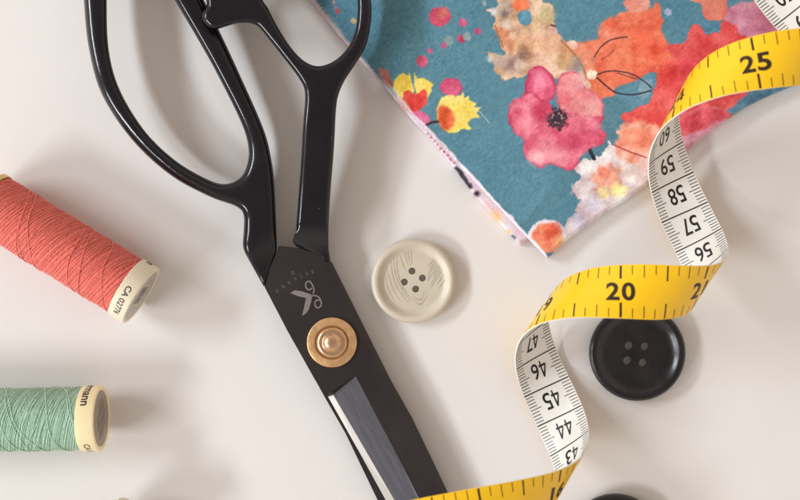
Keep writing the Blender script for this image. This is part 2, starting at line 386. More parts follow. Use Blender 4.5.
for a in range(len(S_) - 1):
    for k in range(NW):
        bm.faces.new([o_[a][k], o_[a + 1][k], o_[a + 1][k + 1], o_[a][k + 1]])
        f = bm.faces.new([i_[a][k], i_[a][k + 1], i_[a + 1][k + 1], i_[a + 1][k]]); f.material_index = 1
    for k in (0, NW):
        q = [o_[a][k], i_[a][k], i_[a + 1][k], o_[a + 1][k]]
        f = bm.faces.new(q if k == 0 else q[::-1]); f.material_index = 1
for a in (0, -1): bm.faces.new([o_[a][k] for k in range(NW + 1)] + [i_[a][k] for k in range(NW, -1, -1)]).material_index = 1
from_bm('tape_ribbon', bm, [M['yellow'], M['white']], tape, angle=50)
W_ = 15.0
IN = 25.4
bm = bmesh.new()
e8 = math.ceil(TA / (IN / 8)) + 1
while e8 * IN / 8 < TB - 1:
    s = e8 * IN / 8; m = e8 % 8
    la, lb, th = {0: (4.0, 4.3, .62), 4: (4.4, 4.4, .42), 2: (3.6, 3.6, .24), 6: (3.6, 3.6, .24)}.get(m, (2.8, 2.8, .22))
    rect(bm, s - th / 2, W_ - la, s + th / 2, W_ - .25); rect(bm, s - th / 2, .25, s + th / 2, lb); e8 += 1
for k in range(14, 29):
    gl = number(k, 7.9, 5.1, .17)
    if k * IN + 5 < TB: merge(bm, gl, lambda v: Vector((k * IN + v.x, 7.45 + v.y, 0)))
dice(bm)
for v in bm.verts: v.co = tape_pt(v.co.x, min(max(v.co.y / W_, 0), 1), ZOUT + .035)
from_bm('inch_scale', bm, M['ink_brown'], tape, smooth=False)
bm = bmesh.new()
for m in range(int(TA) + 1, int(TB)):
    if m % 10 == 0: rect(bm, m - .2, .1, m + .2, W_ - .1)
    else:
        L = 3.7 if m % 5 == 0 else 2.7; th = .12
        rect(bm, m - th, W_ - L, m + th, W_ - .2); rect(bm, m - th, .2, m + th, L)
for k in range(35, 72):
    gl = number(k, 5.1, 5.3, .06)
    merge(bm, gl, lambda v: Vector((k * 10 - 4.3 - v.y, 7.5 - v.x, 0)))
dice(bm)
for v in bm.verts: v.co = tape_pt(v.co.x, min(max(v.co.y / W_, 0), 1), ZIN - .035)
from_bm('centimetre_scale', bm, M['ink'], tape, smooth=False)

# ================================================================== buttons
def button(name, label, px, py, prof, holes, hr, m, group=None):
    c = P(px, py, 2.5); c.z = 0
    root = thing(name, label, 'button', c, group)
    bm = lathe(prof, c, 128)
    me = bpy.data.meshes.new('t'); bm.to_mesh(me); bm.free()
    o = bpy.data.objects.new('t', me); COL.objects.link(o)
    cut = bmesh.new()
    for hx, hy in holes:
        h = P(hx, hy, 2.0)
        t = bmesh.new(); lathe([(0, -2), (hr, -2), (hr, 7), (0, 7)], (h.x, h.y, 0), 28, bm=t)
        merge(cut, t, lambda v: v.copy())
    bmesh.ops.recalc_face_normals(cut, faces=cut.faces)
    cm = bpy.data.meshes.new('c'); cut.to_mesh(cm); cut.free()
    co = bpy.data.objects.new('c', cm); COL.objects.link(co)
    md = o.modifiers.new('b', 'BOOLEAN'); md.operation = 'DIFFERENCE'; md.object = co; md.solver = 'EXACT'
    me2 = eval_mesh(o); bpy.data.objects.remove(o); bpy.data.objects.remove(co)
    bm = bmesh.new(); bm.from_mesh(me2)
    b = from_bm('button_disc', bm, m, root, angle=30)
    for f in b.data.polygons:
        if f.normal.z > .9995 or abs(f.normal.z) < .02 and (f.center.xy - Vector((c.x, c.y)) * MM).length < .008: f.use_smooth = abs(f.normal.z) < .5
    return root, b

pr = [(0, .4), (9, .4), (11.2, .7), (12.3, 1.3), (12.75, 2.1), (12.75, 2.7), (12.5, 3.3), (12.0, 3.7), (11.4, 3.85), (10.9, 3.75), (10.4, 3.4), (9.9, 2.95), (9.4, 2.66), (8.8, 2.5), (0, 2.5)]
br, bd = button('beige_button', 'beige four-hole button with engraved wood grain and raised rim right of the copper pivot', 413.5, 281, pr,
            [(412, 271), (422.3, 278), (404.3, 282), (415.6, 289)], 1.05, M['beige'])
bm = bmesh.new()
zb = lambda x, y: 340 + x / 4.167
G = [[(184, 215), (192, 262), (208, 305), (228, 338)], [(222, 138), (226, 190), (238, 250), (270, 308), (292, 338)], [(282, 112), (284, 148), (292, 188)], [(404, 155), (389, 182), (368, 210)], [(421, 168), (399, 202), (377, 232), (368, 255)], [(434, 186), (406, 222), (388, 250), (374, 278)], [(446, 238), (430, 262), (410, 284)], [(192, 190), (203, 240), (222, 290), (250, 335)], [(208, 150), (214, 200), (228, 262), (262, 318), (285, 345)], [(238, 150), (238, 200), (250, 255), (282, 312), (300, 330)],
     [(247, 140), (262, 185), (276, 215)], [(268, 118), (272, 150), (284, 190)], [(297, 112), (296, 150), (300, 185)], [(300, 312), (318, 328), (333, 333), (346, 318), (352, 295)],
     [(306, 330), (322, 347), (335, 351), (350, 336), (366, 300)], [(395, 150), (384, 172), (366, 196)], [(412, 160), (395, 190), (370, 222), (366, 262)], [(428, 178), (402, 212), (384, 240)],
     [(438, 195), (410, 232), (390, 262), (380, 285)], [(442, 215), (420, 245), (402, 270)]]
for ln in G:
    pts = [P(340 + x / 4.167, 220 + y / 4.167, 2.5) for x, y in ln]; pts = smooth_open(pts, 6)
    for p in pts: p.z = 2.5 + max(0, (p - P(413.5, 281, 2.5)).length - 8.8) * .25
    n = len(pts); tube(bm, pts, [.06 + .15 * math.sin(math.pi * i / (n - 1)) for i in range(n)], 6, flat=.12)
gl_ = from_bm('grain_line', bm, M['grain'], bd); gl_.location = (0, 0, 0)
gl_['kind'] = 'stuff'

pk = [(0, .4), (10.5, .4), (12.8, .8), (14.0, 1.5), (14.5, 2.4), (14.5, 3.0), (14.25, 3.7), (13.7, 4.15), (13.0, 4.25), (12.5, 4.15), (12.0, 3.8), (11.3, 3.15), (10.5, 2.75), (9.9, 2.52), (9.2, 2.44), (8.4, 2.4), (0, 2.4)]
button('black_button', 'glossy black four-hole button half under the yellow curve of the tape measure', 637, 352.8, pk,
       [(629, 346), (645, 346.8), (627.4, 360.6), (643, 363)], 1.35, M['black'], 'black buttons on the desk')
button('black_button', 'black button cut off by the lower edge of the photo, only its top rim showing', 615, 541.5, pk,
       [(607, 535), (623, 534), (608, 550), (624, 549)], 1.35, M['black'], 'black buttons on the desk')

# ================================================================== thread spools
def spool(name, label, px, py, deg, R, mt, mu, fl, code, brand_end, code_start, st, bars, seed, length=46, far=None):
    """px,py: centre of the visible end face; deg: heading of the axis in the picture"""
    rnd = random.Random(seed)
    E = P(px, py, R); a = Vector((math.cos(math.radians(deg)), -math.sin(math.radians(deg)), 0)); b = Vector((0, 0, 1)).cross(a)
    def cyl(t, r, th): return E + a * t + (Vector((0, 0, 1)) * math.cos(th) + b * math.sin(th)) * r
    root = thing(name, label, 'thread spool', (E - a * (length / 2 + 5)) * 1.0 - Vector((0, 0, R)), 'thread spools')
    def turned(nm, prof, m, par=root, seg=96, angle=40):
        bm = bmesh.new(); rings = []
        for t, r in prof: rings.append([bm.verts.new(cyl(t, max(r, .001), 2 * math.pi * i / seg)) for i in range(seg)])
        for x, y in zip(rings, rings[1:]):
            for i in range(seg): bm.faces.new([x[i], x[(i + 1) % seg], y[(i + 1) % seg], y[i]])
        bmesh.ops.recalc_face_normals(bm, faces=bm.faces)
        o = from_bm(nm, bm, m, par, angle=angle)
        if par is not root: o.location = (0, 0, 0)
        return o
    FL = 5.3
    cap = turned('spool_flange', [(-FL, R - 2), (-FL, R - .15), (-FL + .15, R), (-.5, R), (-.15, R - .12), (0, R - .4), (0, R - 1.0), (-.25, R - 1.25), (-.3, 0)], fl)
    turned('end_label', [(-.24, R - 1.35), (-.2, R - 1.5), (-.2, 0)], st, cap)
    L = length; t0 = -FL - L
    if far: turned('spool_flange', [(t0, R - 2), (t0, R - .1), (t0 - 1.5, R), (t0 - 2, R - 1.5), (t0 - 2.6, R - 1.8), (t0 - 3.6, R - 1.2), (t0 - 4.2, R - 1.2), (t0 - 4.6, R - 2), (t0 - 4.6, 0)], far)
    else: turned('spool_flange', [(t0, R - 2), (t0, R - .15), (t0 - FL, R), (t0 - FL, 0)], fl)
    # wound thread
    Rt = R - .5
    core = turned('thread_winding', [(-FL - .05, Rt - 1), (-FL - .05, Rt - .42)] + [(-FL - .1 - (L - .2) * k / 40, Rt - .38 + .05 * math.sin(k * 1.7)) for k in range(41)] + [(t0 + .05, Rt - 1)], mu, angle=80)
    vs = []; fs = []; ns = 5
    def strand(pts, r):
        n0 = len(vs); m = len(pts)
        pts = np.array(pts); tg = np.gradient(pts, axis=0); tg /= np.linalg.norm(tg, axis=1)[:, None]
        ce = np.array(E) + np.outer((pts - np.array(E)) @ np.array(a), np.array(a)); rd = pts - ce; rd /= np.linalg.norm(rd, axis=1)[:, None]
        sd = np.cross(tg, rd)
        ring = [pts + r * (rd * math.cos(2 * math.pi * k / ns) + sd * math.sin(2 * math.pi * k / ns)) for k in range(ns)]
        vs.extend(np.stack(ring, 1).reshape(-1, 3).tolist())
        for i in range(m - 1):
            for k in range(ns):
                k2 = (k + 1) % ns; fs.append((n0 + i * ns + k, n0 + i * ns + k2, n0 + (i + 1) * ns + k2, n0 + (i + 1) * ns + k))
    def pas(pitch, ph, hand, r, rad, jit):
        n = int(L / pitch * 56); pts = []; o1, o2 = rnd.uniform(0, 6), rnd.uniform(0, 6)
        for i in range(n + 1):
            t = i / n; ax = -FL - .2 - (L - .4) * t
            ax += jit * math.sin(3 * math.tau * t + o1) + jit * .6 * math.sin(7.3 * math.tau * t + o2); ax = min(-FL - .15, max(t0 + .15, ax))
            th = hand * math.tau * (L / pitch * t + ph)
            pts.append(cyl(ax, r + .05 * math.sin(th * 2.3 + o1), th))
        strand(pts, rad)
    for k in range(56): pas(15.0, k / 56 + rnd.uniform(-.003, .003), 1, Rt - .22, .165, .06)
    ph = 0
    for k in range(44):
        ph += (1 / 56 if k % 7 else 1 / 20) * rnd.uniform(.85, 1.15); pas(16.5 + rnd.uniform(-.3, .3), ph, -1, Rt - .03, .16, .2)
    for k in range(7): pas(rnd.uniform(17, 26), rnd.random(), rnd.choice((-1, 1)), Rt + .14, .155, .6)
    for k in range(90):                                   # fuzz
        th = rnd.uniform(-1.6, 1.6); ax = -FL - rnd.uniform(.5, L - 1); l_ = rnd.uniform(.5, 1.6); g_ = rnd.uniform(-1, 1)
        strand([cyl(ax + g_ * l_ * u * .6, Rt + .1 + l_ * .45 * u * (1.3 - u), th + u * l_ * rnd.choice((-1, 1)) * .05) for u in (0, .35, .7, 1)], .022)
    o = from_np('thread_strands', vs, fs, mt, core); o.location = (0, 0, 0); o['kind'] = 'stuff'
    # lettering round the flange: reads clockwise, tops of the letters towards the end face
    bm = bmesh.new()
    def word(txt, th0, h, bold=0.0, end=False):
        gl = glyphs(txt, 3, bold); ys = [v.co.y for v in gl.verts]; xs = [v.co.x for v in gl.verts]
        k = h / 2.1; w = (max(xs) - min(xs)) * k; x0 = -min(xs) * k
        if end: th0 = th0 + w / R
        dice(gl, .5)
        merge(bm, gl, lambda v: cyl(-FL / 2 + v.y * k, R + .02, th0 - (v.x * k + x0) / R))
    word(code, code_start, 1.75, .05)
    word('Gütermann', brand_end, 2.5, .07, True)
    o = from_bm('flange_lettering', bm, M['ink'], cap, smooth=False); o.location = (0, 0, 0)
    # print on the end label
    bm = bmesh.new()
    def endface(x, y, w, h, rot):
        c, s_ = math.cos(rot), math.sin(rot)
        def q(u, v_): X = x + u * c - v_ * s_; Y = x * 0 + y + u * s_ + v_ * c; return E + a * (-.17) + b * X + Vector((0, 0, 1)) * Y
        bm.faces.new([bm.verts.new(q(*p)) for p in ((-w / 2, -h / 2), (w / 2, -h / 2), (w / 2, h / 2), (-w / 2, h / 2))])
    bars(endface)
    o = from_bm('barcode', bm, M['greyprint'], cap, smooth=False); o.location = (0, 0, 0)
    return root
rb = random.Random(3)
BW = [(rb.uniform(.12, .42)) for _ in range(16)]
def bars_coral(q):
    x = -2.6
    for i, w in enumerate(BW): q(x, 1.2, w, 6.0, 0); x += .37
    for i in range(5): q(4.2 + (i % 2) * .9, 3 - i * 1.1, .35, .7, .2)
    for i in range(4): q(-4.8 + (i % 2) * .7, 3 - i * 1.3, .3, .9, 0)
def bars_green(q):
    x = -5.6
    for i in range(22): q(x, .6 * math.sin(i), .11 + .14 * (i % 3 == 0), 10 - abs(x) * 1.1, .35); x += .52
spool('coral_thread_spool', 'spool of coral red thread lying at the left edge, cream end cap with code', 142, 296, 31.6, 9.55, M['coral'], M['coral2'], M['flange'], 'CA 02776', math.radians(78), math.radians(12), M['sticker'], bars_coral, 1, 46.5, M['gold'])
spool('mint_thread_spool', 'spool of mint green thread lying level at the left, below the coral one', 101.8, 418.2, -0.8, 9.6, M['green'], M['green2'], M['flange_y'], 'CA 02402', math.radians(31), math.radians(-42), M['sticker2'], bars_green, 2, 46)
spool('pale_thread_spool', 'thread spool cut off below the mint one, only a speck of cream rim showing', 141, 522, -42, 9.6, M['pale'], M['pale'], M['flange'], 'CA 02005', math.radians(60), math.radians(0), M['sticker'], bars_coral, 5, 46)

# ================================================================== printed cloth
class Noise:
    def __init__(s, seed): s.t = np.random.RandomState(seed).rand(256, 256)
    def __call__(s, x, y, sc, oct=3):
        r = 0; amp = 1; tot = 0
        for o in range(oct):
            X = x / sc * 2 ** o + 17.3 * o; Y = y / sc * 2 ** o + 5.1 * o
            i = np.floor(X).astype(int); j = np.floor(Y).astype(int); u = X - i; v = Y - j; u = u * u * (3 - 2 * u); v = v * v * (3 - 2 * v)
            g = lambda a, b: s.t[a % 256, b % 256]
            r = r + amp * ((g(i, j) * (1 - u) + g(i + 1, j) * u) * (1 - v) + (g(i, j + 1) * (1 - u) + g(i + 1, j + 1) * u) * v); tot += amp; amp *= .55
        return r / tot - .5
N1, N2, N3, N4 = Noise(1), Noise(2), Noise(3), Noise(4)

def sdf(x, y, pts):
    pts = np.array(pts, float); d = np.full(x.shape, 1e9); ins = np.zeros(x.shape, bool)
    for i in range(len(pts)):
        a, b = pts[i], pts[(i + 1) % len(pts)]; e = b - a
        wx, wy = x - a[0], y - a[1]; t = np.clip((wx * e[0] + wy * e[1]) / (e @ e + 1e-9), 0, 1)
        d = np.minimum(d, (wx - e[0] * t) ** 2 + (wy - e[1] * t) ** 2)
        c = (a[1] > y) != (b[1] > y)
        ins ^= c & (x < (b[0] - a[0]) * (y - a[1]) / (b[1] - a[1] + 1e-12) + a[0])
    d = np.sqrt(d); return np.where(ins, -d, d)

def paint_print(x, y):
    """watercolour flowers; x,y are positions on the cloth (photo pixels). Returns sRGB 0..255"""
    n = x.size; out = np.zeros((n, 3))
    big = N1(x, y, 60, 4); fine = N2(x, y, 5, 3); med = N3(x, y, 16, 3)
    base = np.array([80, 130, 149.]); out[:] = base + np.outer(big, [26, 26, 26]) + np.outer(fine, [10, 9, 9])
    def lay(pts, col, soft=1.3, rag=2.2, var=(30, 30, 30), rim=None, rimw=2.5, alpha=1.0, ragsc=7, seed=0, sm=True):
        if sm: pts = [tuple(p) for p in smooth_closed(pts, 4)]
        P_ = np.array(pts); lo_ = P_.min(0) - 8; hi_ = P_.max(0) + 8
        m = (x > lo_[0]) & (x < hi_[0]) & (y > lo_[1]) & (y < hi_[1])
        if not m.any(): return
        X, Y = x[m], y[m]
        dx = N1(X + seed * 31, Y, ragsc, 4) * rag * 2.4 + N3(X, Y, 2.6, 2) * 1.1; dy = N2(X, Y + seed * 17 + 50, ragsc, 4) * rag * 2.4 + N4(X, Y, 2.6, 2) * 1.1
        d = sdf(X + dx, Y + dy, pts); a = np.clip(.5 - d / soft, 0, 1) * alpha
        c = np.array(col, float) + np.outer(N3(X + 99 + seed * 7, Y, 12, 4) * 2.9, var) + np.outer(N4(X, Y, 3.5, 2), [14, 14, 14])
        if rim is not None:
            k = (np.clip(1 + d / (rimw * 1.6), 0, 1) * np.clip(.75 + 2.2 * N4(X, Y, 11, 2), .1, 1))[:, None] ; c = c * (1 - k) + np.array(rim, float) * k
        out[m] = out[m] * (1 - a[:, None]) + c * a[:, None]
    def dot(cx, cy, r, col, **k):
        ry = k.pop('ry', r); k.setdefault('rag', r * .25)
        lay([(cx + r * math.cos(t), cy + ry * math.sin(t)) for t in np.linspace(0, math.tau, 12)[:-1]], col, sm=False, **k)
    def line(pts, w, col, rag=.4):
        pts = [tuple(p) for p in smooth_open(pts, 6)]
        X, Y = x, y; P_ = np.array(pts); lo_ = P_.min(0) - 4; hi_ = P_.max(0) + 4
        m = (x > lo_[0]) & (x < hi_[0]) & (y > lo_[1]) & (y < hi_[1])
        X, Y = x[m] + N1(x[m], y[m], 4, 2) * rag, y[m] + N2(x[m], y[m], 4, 2) * rag; d = np.full(X.shape, 1e9)
        for a_, b_ in zip(P_, P_[1:]):
            e = b_ - a_; t = np.clip(((X - a_[0]) * e[0] + (Y - a_[1]) * e[1]) / (e @ e + 1e-9), 0, 1)
            d = np.minimum(d, np.hypot(X - a_[0] - e[0] * t, Y - a_[1] - e[1] * t))
        al = np.clip(.5 - (d - w / 2) / .7, 0, 1)[:, None]; out[m] = out[m] * (1 - al) + np.array(col, float) * al
    # --- red field on the right
    lay([(664, 48), (672, 45), (684, 42), (691, 28), (700, 24), (706, 34), (716, 32), (722, 20), (735, 14), (760, 20), (800, 25), (820, 60), (800, 82), (752, 104), (722, 122), (700, 140), (683, 150), (668, 140),
         (652, 128), (640, 128), (624, 122), (622, 114), (634, 109), (650, 102), (654, 90), (655, 74), (650, 60)], (222, 76, 74), rag=2.8, var=(14, 30, 28), soft=1.6)
    lay([(735, 4), (752, 2), (780, 6), (792, 20), (780, 34), (752, 36), (738, 34), (737, 26), (724, 18)], (203, 128, 150), rag=2.5, var=(20, 30, 25), soft=2)
    lay([(716, 60), (760, 40), (800, 30), (800, 70), (740, 90)], (228, 86, 88), rag=3, var=(20, 40, 40), soft=6, alpha=.6)
    # --- orange mass
    lay([(572, 45), (585, 41), (598, 37), (600, 27), (606, 20), (614, 17), (628, 12), (640, 13), (650, 8), (657, 3), (661, 16), (663, 30), (668, 46), (674, 58), (672, 70), (660, 80), (654, 72), (640, 79), (625, 84), (614, 90), (615, 96),
         (604, 98), (594, 97), (588, 86), (580, 66)], (233, 113, 80), rag=3.2, var=(12, 30, 28), soft=2.6, seed=3)
    for cx, cy, r, col in ((655, 50, 13, (236, 84, 62)), (640, 36, 10, (238, 100, 64)), (622, 56, 9, (238, 132, 96)), (606, 34, 7, (234, 142, 120)), (648, 22, 8, (230, 96, 74)), (600, 88, 7, (236, 132, 90)), (668, 76, 14, (228, 66, 62)), (690, 70, 16, (214, 58, 66)), (705, 100, 12, (226, 84, 84)), (676, 100, 10, (230, 92, 84))):
        dot(cx, cy, r, col, rag=5, soft=r * .9, alpha=.75)
    lay([(570, 46), (582, 42), (592, 50), (596, 62), (590, 70), (578, 62)], (226, 138, 108), rag=2.5, soft=4, alpha=.8)
    lay([(566, 44), (573, 40), (578, 45), (572, 50)], (226, 196, 180), rag=1.5)
    lay([(625, 0), (640, -6), (650, 0), (648, 10), (634, 12), (624, 7)], (226, 140, 122), rag=2, soft=2, var=(12, 30, 30))
    lay([(690, 0), (703, -6), (722, -4), (728, 8), (724, 18), (712, 21), (704, 16), (701, 4)], (214, 118, 96), rag=1.5, var=(16, 24, 24), rim=(226, 98, 76), rimw=3)
    dot(668, 12, 3.4, (160, 170, 198))
    lay([(702, 22), (712, 24), (720, 25), (718, 33), (710, 32), (704, 30)], (70, 120, 146), rag=1.2)
    # teal gaps
    lay([(640, 79), (654, 72), (656, 82), (651, 96), (646, 104), (634, 108), (626, 104), (618, 100), (616, 93), (626, 86)], (84, 136, 160), rag=1.5, var=(10, 10, 10))
    lay([(640, 84), (652, 80), (649, 96), (640, 99)], (150, 174, 188), rag=2, soft=3, alpha=.5)
    # black leaf outlines
    line([(595, 76), (606, 71.5), (620, 71.5), (634, 75), (645, 82), (651.5, 88)], 1.3, (52, 34, 44))
    line([(595, 76), (604, 84), (616, 92.5), (634, 94.5), (651, 90.5)], 1.5, (46, 32, 42))
    line([(618, 73), (630, 77), (638, 79)], .9, (70, 50, 70))
    line([(594.5, 57), (600, 48), (608, 41.5), (616, 38.5), (627, 37)], 1.3, (70, 40, 44))
    line([(602, 59.5), (609, 55), (614, 50)], .9, (130, 66, 52))
    # --- beige autumn shape
    lay([(500, -4), (498, 8), (487, 10), (489, 13), (497, 18), (494, 26), (500, 36), (502, 46), (506, 55), (497, 56), (488, 53), (487, 58), (493, 64), (497, 73), (503, 80), (514, 78), (522, 79), (532, 71), (545, 74), (556, 80), (566, 73),
         (580, 88), (588, 84), (586, 68), (576, 54), (561, 38), (555, 26), (553, 6), (544, 3), (536, -4)], (214, 174, 142), rag=3.0, var=(40, 46, 50), rim=(204, 160, 132), rimw=1, seed=5)
    for cx, cy, r, col, al in ((503, 32, 6, (196, 104, 62), .75), (509, 44, 7, (206, 122, 84), .7), (524, 53, 6, (96, 76, 74), .95), (526, 45, 11, (222, 160, 116), .6), (513, 64, 10, (150, 118, 118), .75), (499, 62, 6, (196, 180, 176), .7),
                               (505, 9, 8, (168, 150, 138), .8), (505, 14, 3.5, (92, 78, 80), .7), (548, 44, 12, (232, 172, 136), .7), (568, 50, 8, (206, 128, 80), .7), (575, 66, 8, (134, 120, 120), .85), (566, 62, 8, (206, 164, 112), .6), (578, 74, 6, (160, 150, 142), .7),
                               (520, 66, 6, (232, 208, 190), .8), (535, 24, 6, (232, 200, 150), .7), (507, 24, 5, (210, 196, 186), .8), (556, 56, 5, (238, 196, 160), .7), (532, 58, 5, (170, 110, 84), .6), (516, 50, 5, (230, 184, 140), .7), (546, 14, 9, (206, 192, 140), .7), (540, 62, 10, (232, 186, 158), .6), (552, 30, 5, (230, 188, 180), .7), (493, 11, 4, (196, 206, 208), .8), (490, 58, 3, (214, 220, 222), .8)):
        dot(cx, cy, r, col, soft=r * .9, alpha=al, rag=3)
    line([(561, 40), (574, 54), (583, 67), (586, 78)], 1.4, (172, 108, 70), .8); line([(495, 26), (500, 38), (503, 47)], 1.6, (190, 104, 66), .8)
    line([(551, 25), (555, 26)], 1.8, (60, 48, 56))
    dot(525, 18, 7.5, (74, 130, 156), rag=1.2, soft=1.4); dot(513, 36, 4, (226, 190, 160), soft=3, alpha=.6)
    dot(521, 4, 8.5, (236, 110, 66), rag=1.8, ry=7); dot(592, 74, 5, (238, 212, 190), rag=2.4, soft=2); dot(587, 85, 4, (232, 208, 180), rag=2, soft=2)
    # --- white/blush cluster at the fold
    lay([(617, 145), (608, 141), (603, 150), (594, 158), (585, 160), (572, 166), (580, 176), (573, 186), (574, 194), (580, 202), (574, 213), (566, 226), (560, 236), (566, 246), (600, 222), (646, 192), (700, 150), (690, 140), (664, 132), (640, 128)],
        (222, 206, 208), rag=4.5, var=(28, 42, 40), ragsc=5, soft=1.6)
    lay([(620, 128), (632, 121), (646, 122), (660, 128), (652, 150), (640, 162), (622, 158), (614, 146), (618, 138)], (236, 162, 140), rag=5, var=(14, 44, 44), soft=4, ragsc=6)
    lay([(622, 134), (640, 128), (650, 140), (636, 150)], (240, 132, 104), rag=3, soft=6, alpha=.6)
    dot(607, 178, 14, (230, 152, 128), rag=6, soft=6, alpha=.95, ragsc=5); dot(604, 173, 6, (226, 110, 78), rag=3, soft=4, alpha=.7); dot(618, 190, 9, (246, 226, 150), rag=3, soft=5, ry=6); dot(603, 193, 6, (244, 222, 160), rag=2, soft=5)
    dot(630, 172, 9, (240, 224, 218), rag=3, soft=6, alpha=.8); dot(592, 205, 9, (212, 202, 222), rag=3, soft=6, alpha=.6); dot(578, 222, 8, (206, 198, 222), rag=3, soft=4, alpha=.7)
    dot(654, 160, 16, (236, 182, 176), rag=4, soft=10, alpha=.6)
    line([(614, 145), (628, 151), (646, 157.5)], 1.3, (170, 40, 56)); line([(589, 149), (594, 159)], 4, (42, 36, 52), 1.2)
    # red patches at the fold, right of the tape
    lay([(672, 118), (700, 108), (726, 108), (728, 118), (712, 126), (694, 134), (682, 132)], (216, 72, 84), rag=2, rim=(222, 120, 130), rimw=2.5)
    lay([(676, 138), (700, 132), (722, 120), (727, 122), (700, 142), (684, 152)], (220, 150, 170), rag=2, soft=2)
    lay([(728, 112), (745, 96), (756, 84), (800, 70), (820, 90), (760, 112)], (72, 118, 142), rag=1.5)
    # --- big pink flower
    F = lay
    F([(526, 92), (526, 78), (530, 70), (538, 65.5), (547, 70), (553, 78), (556, 88), (552, 100), (536, 104)], (218, 84, 118), rag=1, rim=(186, 32, 78), rimw=2.4, var=(22, 38, 34))
    F([(557, 92), (558, 80), (564, 73), (574, 72), (581, 76), (585, 86), (594, 92), (601, 100), (604, 112), (600, 122), (585, 126), (566, 118), (557, 106)], (236, 140, 146), rag=2.2, rim=(206, 62, 100), rimw=2, var=(20, 42, 38), seed=2)
    F([(540, 98), (530, 92), (520, 97), (512, 101), (508, 112), (509, 124), (516, 134), (523, 140), (524, 154), (532, 163), (544, 166), (556, 118), (550, 104)], (226, 104, 130), rag=1.8, rim=(190, 40, 84), rimw=2.2, var=(24, 44, 38), seed=4)
    F([(524, 148), (530, 161), (540, 166), (550, 164), (560, 168), (572, 170), (578, 164), (580, 157), (590, 150), (604, 142), (607, 134), (600, 126), (603, 116), (584, 116), (560, 112), (536, 128)], (228, 106, 130), rag=2.2, rim=(204, 52, 96), rimw=2, var=(22, 42, 36), seed=6)
    for cx, cy, r, col, al in ((528, 124, 12, (236, 132, 150), .7), (546, 150, 12, (236, 150, 160), .6), (580, 104, 13, (238, 150, 152), .7), (572, 88, 9, (240, 158, 164), .6), (590, 136, 10, (212, 64, 98), .6), (570, 140, 12, (204, 56, 92), .55),
                               (520, 108, 7, (244, 176, 186), .55), (538, 158, 8, (246, 196, 200), .6), (592, 108, 8, (246, 186, 180), .6), (580, 80, 6, (246, 190, 190), .6), (596, 126, 6, (240, 160, 176), .5), (560, 158, 8, (240, 160, 170), .5), (536, 76, 5, (242, 168, 186), .5), (541, 112, 9, (196, 40, 74), .6), (520, 112, 5, (206, 52, 92), .6), (566, 98, 6, (222, 90, 106), .7), (541, 84, 7, (236, 130, 154), .6)):
        dot(cx, cy, r, col, soft=r * 1.1, alpha=al, rag=3)
    dot(557, 119, 11, (104, 44, 62), rag=4.5, soft=3.5, alpha=.9, ragsc=4); dot(558, 118, 7.5, (48, 32, 42), rag=3.5, soft=2.5, ragsc=3.5)
    for k in range(16):
        t = k * 2.4; dot(557 + (8 + 3 * math.sin(k * 3.1)) * math.cos(t), 119 + (8 + 3 * math.cos(k * 1.7)) * math.sin(t), 1.3, (46, 30, 40), rag=.4)
    for k in range(7): dot(557 + 5 * math.cos(k * 1.9), 118 + 5 * math.sin(k * 1.9), 1.0, (168, 128, 132), rag=.3, soft=1)
    # --- orange disc in the corner
    dot(547, 236, 19, (232, 222, 232), rag=1.5, ry=17); dot(547, 238, 15.5, (240, 138, 100), rag=2.2, soft=2.2, ry=15.5, var=(12, 40, 34), rim=(238, 150, 120), rimw=3)
    dot(552, 231, 8, (224, 78, 52), rag=3, soft=6, alpha=.8); dot(560, 240, 6, (240, 180, 120), rag=3, soft=5, alpha=.6)
    # --- yellow flowers and buds at the left edge
    lay([(393, 88), (395, 80), (402, 73), (407, 75), (409, 72.5), (411, 79), (414, 91), (408, 97), (400, 97)], (248, 216, 92), rag=1.2, var=(10, 18, 40))
    lay([(414, 73), (418, 79), (424, 78), (433, 84), (431, 88), (430, 94), (424, 99), (416, 95)], (248, 216, 92), rag=1.2, var=(10, 18, 40))
    lay([(403, 93), (408, 90), (414, 94), (421, 90), (426, 93), (427, 99), (424, 106), (418, 112), (411, 113), (406, 103)], (224, 58, 52), rag=1.6, rim=(232, 90, 62), rimw=1.5)
    lay([(412, 114), (418, 111), (426, 114), (430, 121), (424, 125)], (224, 110, 152), rag=1.2); lay([(400, 96), (406, 102), (412, 112), (406, 108), (398, 99)], (226, 120, 80), rag=1)
    lay([(378, 68), (386, 70), (392, 80), (390, 88), (382, 78)], (196, 92, 78), rag=1.4, alpha=.8)
    dot(451, 87, 12, (214, 84, 122), rag=1.4, ry=9.5, rim=(206, 52, 100), rimw=1.5, var=(12, 24, 24))
    lay([(437, 107), (441, 99), (449, 95), (457, 96), (463, 93), (465, 97), (469, 96), (471, 101), (476, 103), (474, 107), (481, 107), (477, 112), (480, 117), (472, 118), (468, 123), (471, 129), (463, 129), (456, 133), (447, 132), (440, 124), (437, 115)],
        (248, 222, 112), rag=1.3, var=(10, 14, 40), ragsc=4)
    lay([(437, 108), (442, 105), (449, 108), (456, 118), (454, 127), (447, 131), (440, 124), (437, 115)], (232, 100, 58), rag=2.4, soft=3.5, rim=(236, 130, 60), rimw=2)
    line([(426, 125.5), (432, 122.5), (438, 121.5)], 2.6, (54, 42, 48), .6)
    # --- paint spots
    dot(440, 17, 11, (216, 84, 112), rag=1.4, ry=10, rim=(206, 58, 96), rimw=1.6); dot(443, 13, 5, (232, 140, 120), soft=5, alpha=.8)
